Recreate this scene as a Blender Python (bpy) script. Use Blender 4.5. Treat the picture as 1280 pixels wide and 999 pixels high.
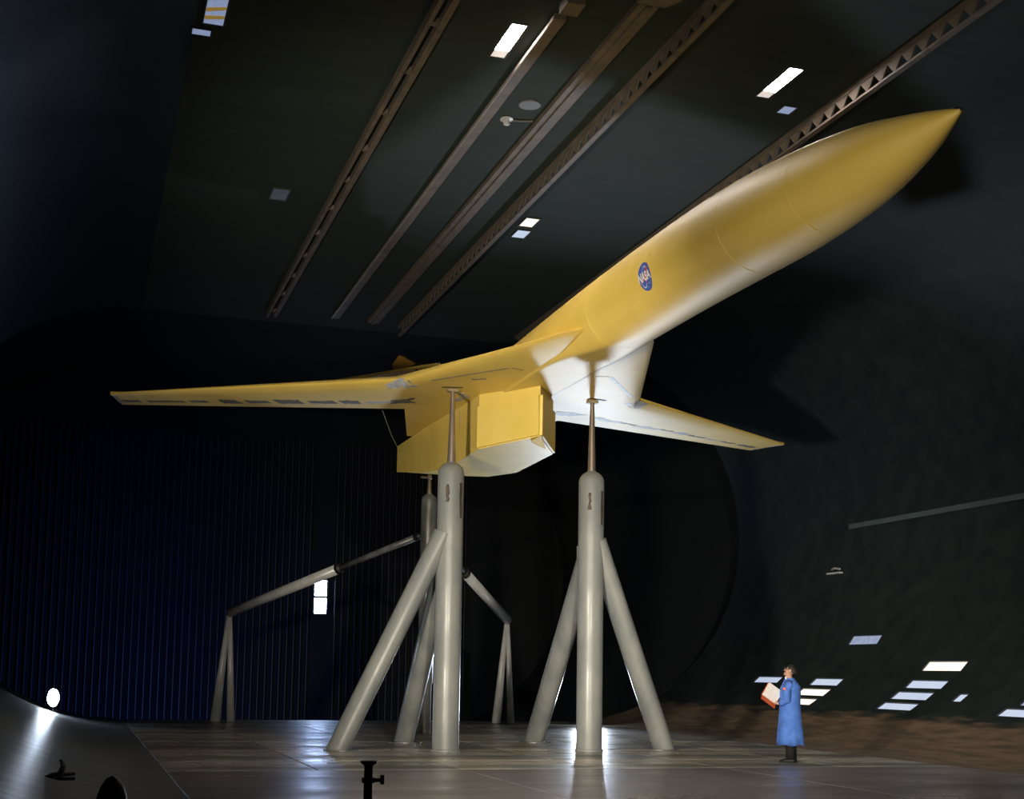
import bpy, bmesh, math, random
from mathutils import Vector, Matrix, Euler

random.seed(7)
PI = math.pi
scene = bpy.context.scene
for o in list(bpy.data.objects):
    bpy.data.objects.remove(o)
C = scene.collection

# ------------------------------------------------------------------ camera
CAM_H = 1.5644
FPX, CX, CY = 1681.8, 637.58, 647.45          # in pixels of the 1280x999 frame
RIGHT = Vector((0.95202742, -0.3055678, 0.016496))
DOWN = Vector((0.05028441, 0.1030374, -0.99340564))
FWD = Vector((0.30185307, 0.9465789, 0.11345973))
cam_d = bpy.data.cameras.new('camera')
cam = bpy.data.objects.new('camera', cam_d)
C.objects.link(cam)
cam_d.sensor_width = 36.0
cam_d.sensor_fit = 'HORIZONTAL'
cam_d.lens = FPX / 1280 * 36.0
cam_d.shift_x = (640 - CX) / 1280
cam_d.shift_y = (CY - 499.5) / 1280
cam_d.clip_start = 0.1
cam_d.clip_end = 300
_m = Matrix((RIGHT, -DOWN, -FWD)).transposed().to_4x4()
_m.translation = Vector((0, 0, CAM_H))
cam.matrix_world = _m
scene.camera = cam


def ray(px, py):
    return RIGHT * ((px - CX) / FPX) + DOWN * ((py - CY) / FPX) + FWD


def at_y(px, py, y):
    d = ray(px, py)
    return Vector((0, 0, CAM_H)) + d * (y / d.y)


def at_z(px, py, z):
    d = ray(px, py)
    return Vector((0, 0, CAM_H)) + d * ((z - CAM_H) / d.z)


# ------------------------------------------------------------------ world, exposure
w = bpy.data.worlds.new('world')
scene.world = w
w.use_nodes = True
w.node_tree.nodes['Background'].inputs[0].default_value = (0.55, 0.75, 0.8, 1)
w.node_tree.nodes['Background'].inputs[1].default_value = 0.02
vs = scene.view_settings
vs.view_transform = 'Standard'
vs.look = 'None'
vs.gamma = 1
vs.exposure = 0
vs.use_curve_mapping = False

# ------------------------------------------------------------------ big lights


def spot(name, loc, aim, power, color, angle, blend, radius):
    l = bpy.data.lights.new(name, 'SPOT')
    l.energy = power
    l.color = color
    l.spot_size = math.radians(angle)
    l.spot_blend = blend
    l.shadow_soft_size = radius
    o = bpy.data.objects.new(name, l)
    C.objects.link(o)
    o.location = loc
    o.rotation_euler = (Vector(aim) - Vector(loc)).to_track_quat('-Z', 'Y').to_euler()
    return o


WARM = (1.0, 0.9, 0.72)
BLUE = (0.72, 0.84, 1.0)
COOL = (0.62, 0.78, 1.0)
# floods standing at the foot of the left wall, outside the frame, aimed at the model
spot('key_flood', (-3.0, 9.0, 2.0), (7.6, 26.5, 6.9), 18500, WARM, 52, 0.9, 0.5)
spot('nose_flood', (-3.2, 8.0, 2.2), (9.0, 15.0, 7.2), 3800, WARM, 60, 0.9, 0.9)
# unseen fills added behind camera and at left wall to brighten platform and man
spot('platform_fill', (2.0, -6.0, 5.0), (11.0, 24.0, 0.3), 22000, WARM, 34, 0.9, 0.3)
spot('side_fill', (-3.3, 9.5, 3.2), (11.5, 22.5, 0.6), 9000, WARM, 34, 0.9, 0.3)
# the two lamps standing at the far end of the floor
spot('far_flood_beam_left', (-0.53, 38.2, 0.6), (2.0, 27, 0.0), 160, COOL, 75, 0.6, 0.12)
spot('far_flood_beam_right', (14.80, 38.2, 0.75), (10.0, 24, 6.5), 3600, BLUE, 84, 1.0, 0.38)
# lamp sunk behind the end of the floor, washing the far slats
spot('pit_lamp_beam', (3.2, 47.0, -0.8), (2.5, 62, -0.5), 2200, (0.12, 0.25, 1.0), 120, 0.8, 0.1)

# ------------------------------------------------------------------ materials
MATS = {}


def mat(name, c1, c2=None, rough=0.5, metal=0.0, scale=3.0, stretch=(1, 1, 1), bump=0.0, detail=6,
        emit=None, strength=0.0, rough2=None, coat=0.0, lo=0.35, hi=0.65, spec=0.5, rnd=0.0):
    m = bpy.data.materials.new(name)
    m.use_nodes = True
    nt = m.node_tree
    b = nt.nodes['Principled BSDF']
    b.inputs['Base Color'].default_value = (*c1, 1)
    b.inputs['Roughness'].default_value = rough
    b.inputs['Metallic'].default_value = metal
    b.inputs['Coat Weight'].default_value = coat
    b.inputs['Coat Roughness'].default_value = 0.6
    b.inputs['Specular IOR Level'].default_value = spec
    if c2 is not None or bump or rough2 is not None:
        tc = nt.nodes.new('ShaderNodeTexCoord')
        mp = nt.nodes.new('ShaderNodeMapping')
        mp.inputs['Scale'].default_value = stretch
        nz = nt.nodes.new('ShaderNodeTexNoise')
        nz.inputs['Scale'].default_value = scale
        nz.inputs['Detail'].default_value = detail
        nt.links.new(tc.outputs['Object'], mp.inputs['Vector'])
        nt.links.new(mp.outputs[0], nz.inputs['Vector'])
        rp = nt.nodes.new('ShaderNodeMapRange')
        rp.inputs['From Min'].default_value = lo
        rp.inputs['From Max'].default_value = hi
        nt.links.new(nz.outputs[0], rp.inputs[0])
        if c2 is not None:
            mx = nt.nodes.new('ShaderNodeMix')
            mx.data_type = 'RGBA'
            mx.inputs[6].default_value = (*c1, 1)
            mx.inputs[7].default_value = (*c2, 1)
            nt.links.new(rp.outputs[0], mx.inputs[0])
            out = mx.outputs[2]
            if rnd:
                oi = nt.nodes.new('ShaderNodeObjectInfo')
                hs = nt.nodes.new('ShaderNodeHueSaturation')
                r2 = nt.nodes.new('ShaderNodeMapRange')
                r2.inputs['To Min'].default_value = 1 - rnd
                r2.inputs['To Max'].default_value = 1 + rnd
                nt.links.new(oi.outputs['Random'], r2.inputs[0])
                nt.links.new(r2.outputs[0], hs.inputs['Value'])
                nt.links.new(out, hs.inputs['Color'])
                out = hs.outputs[0]
            nt.links.new(out, b.inputs['Base Color'])
        if rough2 is not None:
            r3 = nt.nodes.new('ShaderNodeMapRange')
            r3.inputs['To Min'].default_value = rough
            r3.inputs['To Max'].default_value = rough2
            nt.links.new(rp.outputs[0], r3.inputs[0])
            nt.links.new(r3.outputs[0], b.inputs['Roughness'])
        if bump:
            bp = nt.nodes.new('ShaderNodeBump')
            bp.inputs['Strength'].default_value = bump
            bp.inputs['Distance'].default_value = 0.02
            nt.links.new(nz.outputs[0], bp.inputs['Height'])
            nt.links.new(bp.outputs[0], b.inputs['Normal'])
    if emit:
        b.inputs['Emission Color'].default_value = (*emit, 1)
        b.inputs['Emission Strength'].default_value = strength
    MATS[name] = m
    return m


YELLOW = mat('yellow_paint', (0.76, 0.54, 0.10), (0.70, 0.48, 0.08), 0.55, scale=1.2, coat=1.0, spec=0.6)
YELLOW_B = mat('yellow_paint_pod', (0.77, 0.585, 0.15), (0.73, 0.54, 0.12), 0.5, scale=2)
YELLOW_SHADED = mat('yellow_paint_shaded', (0.78, 0.42, 0.07), (0.72, 0.37, 0.06), 0.5, scale=2)  # shade on the yellow fin put into a deeper base colour
BLACKM = mat('black_metal', (0.008, 0.008, 0.009), (0.015, 0.015, 0.016), 0.5, scale=9)
TAPE_D = mat('dark_grey_tape', (0.09, 0.085, 0.08), (0.17, 0.16, 0.14), 0.6, scale=6)
TAPE_L = mat('pale_grey_tape', (0.5, 0.52, 0.56), (0.3, 0.3, 0.32), 0.5, scale=6)
SEAM = mat('seam_filler', (0.22, 0.17, 0.09), (0.32, 0.27, 0.18), 0.6, scale=7)
STRUT = mat('strut_grey_paint', (0.25, 0.26, 0.255), (0.17, 0.185, 0.19), 0.3, scale=2.5, stretch=(1, 1, 0.4), rough2=0.5)
SPIRE = mat('bare_steel', (0.30, 0.24, 0.20), (0.2, 0.17, 0.15), 0.35, metal=0.6, scale=8, stretch=(1, 1, 0.2))
RUST = mat('worn_brown_stain', (0.025, 0.017, 0.012), (0.10, 0.075, 0.055), 0.7, scale=14, stretch=(1, 1, 0.4))
PIPE = mat('galvanised_pipe', (0.62, 0.63, 0.64), (0.48, 0.49, 0.5), 0.35, metal=0.1, scale=3)
DARKSTRUT = mat('tail_strut_paint', (0.16, 0.17, 0.18), (0.09, 0.09, 0.09), 0.35, metal=0.2, scale=4, stretch=(1, 1, 0.3))
CEIL = mat('ceiling_green', (0.010, 0.020, 0.017), (0.016, 0.028, 0.024), 0.8, scale=1.5, stretch=(0.3, 3, 1))
WALLM = mat('wall_green', (0.018, 0.032, 0.032), (0.03, 0.046, 0.045), 0.6, scale=2.0)
BEAM = mat('beam_brown_paint', (0.16, 0.125, 0.095), (0.10, 0.085, 0.07), 0.6, scale=3)
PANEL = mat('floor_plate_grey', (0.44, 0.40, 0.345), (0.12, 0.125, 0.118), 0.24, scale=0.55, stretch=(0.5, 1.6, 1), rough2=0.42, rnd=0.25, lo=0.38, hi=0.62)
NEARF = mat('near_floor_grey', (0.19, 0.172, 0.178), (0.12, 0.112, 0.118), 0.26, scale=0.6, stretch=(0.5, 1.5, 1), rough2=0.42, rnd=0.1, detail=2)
JOINT = mat('floor_joint_dark', (0.02, 0.02, 0.02), (0.03, 0.03, 0.03), 0.6, scale=4)
BLACKW = mat('dark_steel_wall', (0.014, 0.018, 0.019), (0.017, 0.021, 0.022), 0.8, spec=0.2, scale=2)
SLAT = mat('slat_steel', (0.02, 0.022, 0.035), (0.026, 0.028, 0.04), 0.5, scale=2)
COAT = mat('blue_cotton', (0.085, 0.22, 0.72), (0.065, 0.17, 0.6), 0.8, scale=9, bump=0.3)
TROUSER = mat('black_cloth', (0.003, 0.003, 0.004), (0.005, 0.005, 0.006), 0.85, scale=12)
SHOE = mat('black_leather', (0.004, 0.004, 0.004), (0.006, 0.006, 0.006), 0.6, scale=12)
SKIN = mat('skin', (0.55, 0.32, 0.23), (0.5, 0.28, 0.2), 0.55, scale=10)
HAIR = mat('dark_hair', (0.008, 0.006, 0.005), (0.013, 0.01, 0.008), 0.6, scale=30)
PAPER = mat('white_paper', (0.8, 0.76, 0.74), (0.72, 0.68, 0.67), 0.8, scale=20)
RED = mat('red_cover', (0.5, 0.09, 0.03), (0.42, 0.07, 0.02), 0.6, scale=10)
WHITE = mat('white_cloth', (0.8, 0.8, 0.8), (0.75, 0.75, 0.75), 0.7, scale=10)
E_BLUE = mat('emblem_blue', (0.05, 0.10, 0.42), (0.06, 0.12, 0.46), 0.4, scale=8)
E_WHITE = mat('emblem_white', (0.75, 0.75, 0.75), (0.8, 0.8, 0.8), 0.4, scale=8)
E_RED = mat('emblem_red', (0.6, 0.06, 0.03), (0.55, 0.05, 0.03), 0.4, scale=8)
FRAME = mat('window_frame_dark', (0.03, 0.035, 0.035), (0.04, 0.045, 0.045), 0.5, scale=8)
PANE_B = mat('pane_cool_lit', (0.3, 0.35, 0.4), (0.4, 0.42, 0.45), 0.2, emit=(0.62, 0.72, 0.95), strength=0.75, scale=3)
PANE_D = mat('pane_dim_lit', (0.2, 0.25, 0.3), (0.4, 0.42, 0.45), 0.2, emit=(0.4, 0.5, 0.8), strength=0.5, scale=6)
PANE_W = mat('pane_warm_lit', (0.5, 0.45, 0.4), (0.6, 0.5, 0.4), 0.2, emit=(1.0, 0.88, 0.72), strength=1.3, scale=3)
PANE_F = mat('pane_far_lit', (0.5, 0.5, 0.6), (0.5, 0.5, 0.6), 0.2, emit=(0.45, 0.62, 1.0), strength=36, scale=3)
PANE_DIM = mat('pane_faint_glow', (0.10, 0.11, 0.12), (0.06, 0.07, 0.08), 0.25, scale=4, emit=(0.5, 0.6, 0.8), strength=0.05)  # faint glow added to the grey pane itself
AMBER = mat('amber_strip', (0.45, 0.25, 0.04), (0.4, 0.22, 0.03), 0.5, emit=(0.8, 0.5, 0.1), strength=0.25, scale=5)
LAMP_C = mat('ceiling_lamp_glow', (0.8, 0.8, 0.8), None, 0.4, emit=(1.0, 0.9, 0.82), strength=280)
LAMP_R = mat('ceiling_lamp_reflector', (0.8, 0.78, 0.76), None, 0.35, emit=(1.0, 0.9, 0.86), strength=0.6)
LAMP_F = mat('flood_glow', (0.8, 0.8, 0.8), None, 0.4, emit=(0.8, 0.9, 1.0), strength=60)

# curved wall: worn brown foot fading raggedly into dark green above, glossy pale streaks
def wall_material(name, foot_a, foot_b, top_a, top_b, z_edge, rough, stretch=(2.2, 0.5, 2.2), bump=0.0):
    m = mat(name, top_a, top_b, rough, scale=2.0)
    nt = m.node_tree
    b = nt.nodes['Principled BSDF']
    top = b.inputs['Base Color'].links[0].from_socket
    tc = nt.nodes.new('ShaderNodeTexCoord')
    mp = nt.nodes.new('ShaderNodeMapping')
    mp.inputs['Scale'].default_value = stretch
    nt.links.new(tc.outputs['Object'], mp.inputs[0])
    n1 = nt.nodes.new('ShaderNodeTexNoise')
    n1.inputs['Scale'].default_value = 2.2
    n1.inputs['Detail'].default_value = 8
    nt.links.new(mp.outputs[0], n1.inputs['Vector'])
    mx = nt.nodes.new('ShaderNodeMix')
    mx.data_type = 'RGBA'
    mx.inputs[6].default_value = (*foot_a, 1)
    mx.inputs[7].default_value = (*foot_b, 1)
    r0 = nt.nodes.new('ShaderNodeMapRange')
    r0.inputs[1].default_value = 0.35
    r0.inputs[2].default_value = 0.68
    nt.links.new(n1.outputs[0], r0.inputs[0])
    nt.links.new(r0.outputs[0], mx.inputs[0])
    sx = nt.nodes.new('ShaderNodeSeparateXYZ')
    nt.links.new(tc.outputs['Object'], sx.inputs[0])
    ad = nt.nodes.new('ShaderNodeMath')
    ad.operation = 'MULTIPLY_ADD'
    nt.links.new(n1.outputs[0], ad.inputs[0])
    ad.inputs[1].default_value = 0.45
    nt.links.new(sx.outputs['Z'], ad.inputs[2])
    rr = nt.nodes.new('ShaderNodeMapRange')
    rr.inputs[1].default_value = z_edge + 0.16
    rr.inputs[2].default_value = z_edge + 0.34
    nt.links.new(ad.outputs[0], rr.inputs[0])
    m2 = nt.nodes.new('ShaderNodeMix')
    m2.data_type = 'RGBA'
    nt.links.new(rr.outputs[0], m2.inputs[0])
    nt.links.new(mx.outputs[2], m2.inputs[6])
    nt.links.new(top, m2.inputs[7])
    nt.links.new(m2.outputs[2], b.inputs['Base Color'])
    if bump:
        bp = nt.nodes.new('ShaderNodeBump')
        bp.inputs['Strength'].default_value = bump
        bp.inputs['Distance'].default_value = 0.03
        nt.links.new(n1.outputs[0], bp.inputs['Height'])
        nt.links.new(bp.outputs[0], b.inputs['Normal'])
    return m


WALL_R = wall_material('right_wall_paint', (0.21, 0.145, 0.097), (0.085, 0.064, 0.047), (0.008, 0.016, 0.0175), (0.017, 0.029, 0.030), 0.62, 0.6)
WALL_L = wall_material('left_wall_paint', (0.17, 0.18, 0.19), (0.08, 0.09, 0.095), (0.012, 0.019, 0.018), (0.017, 0.026, 0.024), 0.75, 0.36, (0.25, 1.6, 0.25), 0.35)

# ------------------------------------------------------------------ mesh helpers


def obj(name, verts, faces, m, parent=None, smooth=False):
    me = bpy.data.meshes.new(name)
    me.from_pydata([tuple(v) for v in verts], [], faces)
    bm = bmesh.new()
    bm.from_mesh(me)
    bmesh.ops.recalc_face_normals(bm, faces=bm.faces)
    bm.to_mesh(me)
    bm.free()
    if smooth:
        for p in me.polygons:
            p.use_smooth = True
    me.materials.append(m)
    o = bpy.data.objects.new(name, me)
    C.objects.link(o)
    if parent is not None:
        o.parent = parent
    return o


def empty(name, loc=(0, 0, 0), rz=0.0, label=None, cat=None, group=None):
    o = bpy.data.objects.new(name, None)
    C.objects.link(o)
    o.location = loc
    o.rotation_euler = (0, 0, rz)
    o.empty_display_size = 0.2
    tag(o, label, cat, group)
    return o


def tag(o, label=None, cat=None, group=None, kind=None):
    if label:
        o['label'] = label
    if cat:
        o['category'] = cat
    if group:
        o['group'] = group
    if kind:
        o['kind'] = kind
    return o


class MB:
    def __init__(s):
        s.v, s.f = [], []

    def add(s, v, f):
        n = len(s.v)
        s.v += [Vector(p) for p in v]
        s.f += [tuple(i + n for i in q) for q in f]
        return s

    def box(s, x0, x1, y0, y1, z0, z1):
        return s.add([(x0, y0, z0), (x1, y0, z0), (x1, y1, z0), (x0, y1, z0), (x0, y0, z1), (x1, y0, z1), (x1, y1, z1), (x0, y1, z1)],
                     [(0, 3, 2, 1), (4, 5, 6, 7), (0, 1, 5, 4), (1, 2, 6, 5), (2, 3, 7, 6), (3, 0, 4, 7)])

    def loft(s, rings, cap=True):
        n = len(rings[0])
        v = [p for r in rings for p in r]
        f = []
        for i in range(len(rings) - 1):
            for j in range(n):
                k = (j + 1) % n
                f.append((i * n + j, i * n + k, (i + 1) * n + k, (i + 1) * n + j))
        if cap:
            f.append(tuple(range(n))[::-1])
            f.append(tuple((len(rings) - 1) * n + j for j in range(n)))
        return s.add(v, f)

    def tube(s, pts, radii, n=16, flat=1.0, axis=None, cap=True):
        """tube through pts; flat squeezes the section along `axis`"""
        pts = [Vector(p) for p in pts]
        rings = []
        for i, p in enumerate(pts):
            t = (pts[min(i + 1, len(pts) - 1)] - pts[max(i - 1, 0)]).normalized()
            a = Vector(axis) if axis else (Vector((0, 0, 1)) if abs(t.z) < 0.9 else Vector((0, 1, 0)))
            u = (a - t * a.dot(t)).normalized()
            wv = t.cross(u)
            r = radii[i] if isinstance(radii, (list, tuple)) else radii
            rings.append([p + u * (r * flat * math.cos(2 * PI * k / n)) + wv * (r * math.sin(2 * PI * k / n)) for k in range(n)])
        return s.loft(rings, cap)

    def lathe(s, prof, c, n=28, sx=1.0, sy=1.0):
        c = Vector(c)
        rings = [[c + Vector((r * sx * math.cos(2 * PI * k / n), r * sy * math.sin(2 * PI * k / n), z)) for k in range(n)] for r, z in prof]
        return s.loft(rings)

    def prism(s, poly, ext):
        n = len(poly)
        e = Vector(ext)
        v = [Vector(p) for p in poly] + [Vector(p) + e for p in poly]
        f = [tuple(range(n))[::-1], tuple(range(n, 2 * n))] + [(i, (i + 1) % n, n + (i + 1) % n, n + i) for i in range(n)]
        return s.add(v, f)

    def sphere(s, c, rx, ry, rz, n=14, m=9):
        c = Vector(c)
        rings = []
        for i in range(m):
            a = PI * (i + 0.02) / (m - 1 + 0.04) - PI / 2
            rings.append([c + Vector((rx * math.cos(a) * math.cos(2 * PI * k / n), ry * math.cos(a) * math.sin(2 * PI * k / n), rz * math.sin(a))) for k in range(n)])
        return s.loft(rings)

    def build(s, name, m, parent=None, smooth=False):
        return obj(name, s.v, s.f, m, parent, smooth)


def smooth_by_angle(o, deg=35):
    me = o.data
    for p in me.polygons:
        p.use_smooth = True
    bm = bmesh.new()
    bm.from_mesh(me)
    for e in bm.edges:
        if len(e.link_faces) == 2 and e.calc_face_angle() > math.radians(deg):
            e.smooth = False
    bm.to_mesh(me)
    bm.free()
    return o


def off(o, dz):      # rest position helper for children given in world coordinates
    o.matrix_parent_inverse = o.parent.matrix_world.inverted()
    return o


# ------------------------------------------------------------------ the tunnel
XL, XR, RAD, ZC = 1.35, 15.17, 6.1, 6.1
Y0, Y1 = -14.0, 41.0
H = 12.2

base = MB().box(XL, XR, Y0, Y1, -0.35, -0.03).build('floor', JOINT)
tag(base, 'flat tunnel floor of grey steel plates', kind='structure')
# plates of the balance platform (light) and of the floor in front (dark)
plates = {}


def plate(x0, x1, y0, y1, m):
    g = 0.012
    key = (round(x1 - x0, 3), round(y1 - y0, 3), m.name)
    if key not in plates:
        wx, wy = (x1 - x0) / 2 - g, (y1 - y0) / 2 - g
        b = 0.008
        p = MB()
        p.loft([[(-wx, -wy, -0.029), (wx, -wy, -0.029), (wx, wy, -0.029), (-wx, wy, -0.029)],
                [(-wx, -wy, -b), (wx, -wy, -b), (wx, wy, -b), (-wx, wy, -b)],
                [(-wx + b, -wy + b, 0), (wx - b, -wy + b, 0), (wx - b, wy - b, 0), (-wx + b, wy - b, 0)]])
        o = p.build('floor_panel', m, base)
        plates[key] = o
    else:
        o = plates[key].copy()
        C.objects.link(o)
        o.parent = base
    o.location = ((x0 + x1) / 2, (y0 + y1) / 2, 0)
    return o


cols = [XL + (XR - XL) * i / 6 for i in range(7)]
rows = [21.0, 23.0, 26.0, 29.0, 32.0, 35.0, 38.0, 41.0]
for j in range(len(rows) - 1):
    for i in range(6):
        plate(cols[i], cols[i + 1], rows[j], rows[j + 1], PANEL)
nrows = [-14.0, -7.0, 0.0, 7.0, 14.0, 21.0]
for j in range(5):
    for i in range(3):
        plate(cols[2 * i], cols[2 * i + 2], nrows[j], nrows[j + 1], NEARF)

ceil_o = MB().box(XL, XR, Y0, Y1, H, H + 0.3).build('ceiling', CEIL)
tag(ceil_o, 'dark green flat tunnel ceiling', kind='structure')

# windows cut in the right wall: (angle0, angle1, y0, y1, material)
WIN = [(30.2, 33.1, 26.82, 28.22, PANE_B), (34.4, 37.3, 26.76, 28.2, PANE_B), (38.6, 41.4, 26.68, 28.12, PANE_B), (44.5, 47.5, 26.58, 28.1, PANE_W),
       (30.2, 33.1, 31.3, 32.7, PANE_W), (34.4, 37.3, 31.24, 32.7, PANE_W), (38.7, 41.4, 31.17, 32.58, PANE_B), (53.2, 56.0, 30.93, 32.33, PANE_D),
       (39.2, 41.7, 34.42, 35.85, PANE_B), (34.4, 37.2, 25.48, 25.8, PANE_B), (30.0, 32.9, 22.3, 23.76, PANE_B), (34.0, 36.6, 22.2, 23.5, PANE_D)]


def curve_pt(side, ang, y, r=RAD):
    a = math.radians(ang)
    return Vector(((XR if side > 0 else XL) + side * r * math.sin(a), y, ZC - r * math.cos(a)))


def curved_wall(name, side, m, holes, label):
    ags = set(range(0, 181, 3))
    for h in holes:
        ags |= {h[0], h[1]}
    ags = sorted(ags)
    ags = [a for i, a in enumerate(ags) if i == 0 or a - ags[i - 1] > 1e-6]
    ys = {Y0, 0.0, 10.0, 20.0, 30.0, Y1}
    for h in holes:
        ys |= {h[2], h[3]}
    ys = sorted(ys)
    v = [curve_pt(side, a, y) for a in ags for y in ys]
    ny = len(ys)
    f = []
    for i in range(len(ags) - 1):
        for j in range(ny - 1):
            am, ym = (ags[i] + ags[i + 1]) / 2, (ys[j] + ys[j + 1]) / 2
            if any(h[0] < am < h[1] and h[2] < ym < h[3] for h in holes):
                continue
            f.append((i * ny + j, i * ny + j + 1, (i + 1) * ny + j + 1, (i + 1) * ny + j))
    o = obj(name, v, f, m, smooth=True)
    tag(o, label, kind='structure')
    return o


wall_r = curved_wall('wall_right', 1, WALL_R, WIN, 'dark green semicircular tunnel wall with brown foot and small windows')
wall_l = curved_wall('wall_left', -1, WALL_L, [], 'dark glossy semicircular tunnel wall curving up from the floor')

for i, (a0, a1, y0, y1, m) in enumerate(WIN):
    c = [curve_pt(1, a, y) for a, y in ((a0, y0), (a0, y1), (a1, y1), (a1, y0))]
    d = [curve_pt(1, a, y, RAD + 0.06) for a, y in ((a0, y0), (a0, y1), (a1, y1), (a1, y0))]
    root = obj('window_%d' % (i + 1), c + d, [(0, 1, 5, 4), (1, 2, 6, 5), (2, 3, 7, 6), (3, 0, 4, 7)], FRAME)
    tag(root, 'small observation window in the curved right wall', kind='structure')
    e = [curve_pt(1, a, y, RAD + 0.035) for a, y in ((a0, y0), (a0, y1), (a1, y1), (a1, y0))]
    g = [curve_pt(1, a, y, RAD + 0.05) for a, y in ((a0, y0), (a0, y1), (a1, y1), (a1, y0))]
    p = MB()
    p.add(e + g, [(0, 1, 2, 3), (4, 7, 6, 5), (0, 4, 5, 1), (1, 5, 6, 2), (2, 6, 7, 3), (3, 7, 4, 0)])
    p.build('pane', m, root)

# rail and bracket on the right wall
t = MB().box(21.17, 21.25, 10.0, 34.0, 5.83, 5.97).build('wall_rail', mat('rail_paint', (0.09, 0.13, 0.14), (0.07, 0.1, 0.11), 0.5, scale=2), wall_r)
b = MB().box(20.95, 21.2, 34.2, 34.9, 4.55, 4.6).tube([(20.98, 34.2, 4.68), (20.98, 34.5, 4.72), (21.05, 34.75, 4.7)], 0.03, 8)
b.build('wall_bracket', PIPE, wall_r)

# diffuser beyond the test section: wider, lower, dark
r2, zl, hx = 7.4, ZC, 6.91
xc = (XL + XR) / 2
ring = []
for a in range(0, 181, 10):
    ring.append((xc + hx + r2 * math.sin(math.radians(a)), ZC - r2 * math.cos(math.radians(a))))
for a in range(180, -1, -10):
    ring.append((xc - hx - r2 * math.sin(math.radians(a)), ZC - r2 * math.cos(math.radians(a))))
n = len(ring)
YF = 62.0
v = [(x, Y1, z) for x, z in ring] + [(x, YF, z) for x, z in ring]
f = [(i, (i + 1) % n, n + (i + 1) % n, n + i) for i in range(n)]
tag(obj('trim_1', v, f, BLACKW, smooth=True), 'dark steel diffuser shell beyond the test section', kind='structure')
ring1 = []
for a in range(0, 181, 10):
    ring1.append((XR + RAD * math.sin(math.radians(a)), ZC - RAD * math.cos(math.radians(a))))
for a in range(180, -1, -10):
    ring1.append((XL - RAD * math.sin(math.radians(a)), ZC - RAD * math.cos(math.radians(a))))
v = [(x, Y1, z) for x, z in ring1] + [(x, Y1, z) for x, z in ring]
tag(obj('trim_2', v, f, BLACKW), 'dark steel lip at the end of the test section', kind='structure')
# far wall and its upright slats
wf = MB()
wf.prism([(x, YF, z) for x, z in ring], (0, 0.3, 0))
wall_f = wf.build('wall_far', mat('far_wall_black', (0.012, 0.015, 0.016), (0.014, 0.017, 0.018), 0.8, scale=2, spec=0.1))
tag(wall_f, 'black far end wall lined with thin upright slats', kind='structure')
slat0 = None
for i in range(-12, 60):
    x = xc - 6.9 + i * 0.31 - 2.2
    if x < xc - hx - 5.0 or x > xc + hx + 5.0 or abs(x - 10.6) < 0.45:
        continue
    if slat0 is None:
        slat0 = MB().box(-0.02, 0.02, YF - 0.35, YF - 0.002, -0.9, 12.0).build('slat', SLAT, wall_f)
        o = slat0
    else:
        o = slat0.copy()
        C.objects.link(o)
        o.parent = wall_f
    o.location = (x, 0, 0.0)
# lit window in the far wall
wd = MB()
for (x0, x1, z0, z1) in ((10.25, 10.33, 4.0, 5.7), (10.89, 10.97, 4.0, 5.7), (10.25, 10.97, 4.0, 4.08), (10.25, 10.97, 5.6, 5.7), (10.25, 10.97, 4.79, 4.89)):
    wd.box(x0, x1, YF - 0.12, YF - 0.002, z0, z1)
wdo = wd.build('window_20', FRAME)
tag(wdo, 'bright two-pane window in the black far wall', kind='structure')
MB().box(10.33, 10.89, YF - 0.06, YF - 0.03, 4.08, 4.79).build('pane', PANE_F, wdo)
MB().box(10.33, 10.89, YF - 0.06, YF - 0.03, 4.89, 5.6).build('pane', PANE_F, wdo)

# ------------------------------------------------------------------ ceiling fittings


def laced_beam(x, y0, y1, label):
    root = empty('ceiling_track_beam', (x, y0, H), 0, label, 'beam', 'laced track beams on the ceiling')
    L = y1 - y0
    MB().box(-0.06, 0.10, 0, L, -0.03, -0.001).build('top_flange', BEAM, root)
    MB().box(-0.06, -0.02, 0, L, -0.12, -0.031).build('upper_chord', BEAM, root)
    MB().box(-0.06, 0.05, 0, L, -0.36, -0.32).build('bottom_flange', BEAM, root)
    first = None
    k = 0
    while (k + 1) * 0.42 < L:
        if first is None:
            first = MB().prism([(-0.055, 0, -0.121), (-0.055, 0.42, -0.121), (-0.055, 0.245, -0.319), (-0.055, 0.175, -0.319)], (0.03, 0, 0)).build('lacing_plate', BEAM, root)
            o = first
        else:
            o = first.copy()
            C.objects.link(o)
            o.parent = root
        o.location = (0, k * 0.42, 0)
        k += 1
    return root


laced_beam(9.05, 16.5, 40.0, 'brown laced track beam with triangular holes crossing mid ceiling')
laced_beam(12.88, 15.0, 40.0, 'brown laced track beam on ceiling right above the aircraft nose')


def twin_rail(x, y0, y1, label):
    root = empty('ceiling_rail', (x, y0, H), 0, label, 'rail')
    L = y1 - y0
    MB().box(-0.16, -0.08, 0, L, -0.16, -0.001).build('rail_bar', BEAM, root)
    MB().box(0.06, 0.18, 0, L, -0.12, -0.001).build('rail_bar', BEAM, root)
    k = 0.6
    while k < L:
        MB().box(-0.079, 0.059, k, k + 0.12, -0.1, -0.001).build('cross_tie', BEAM, root)
        k += 1.9
    return root


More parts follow.
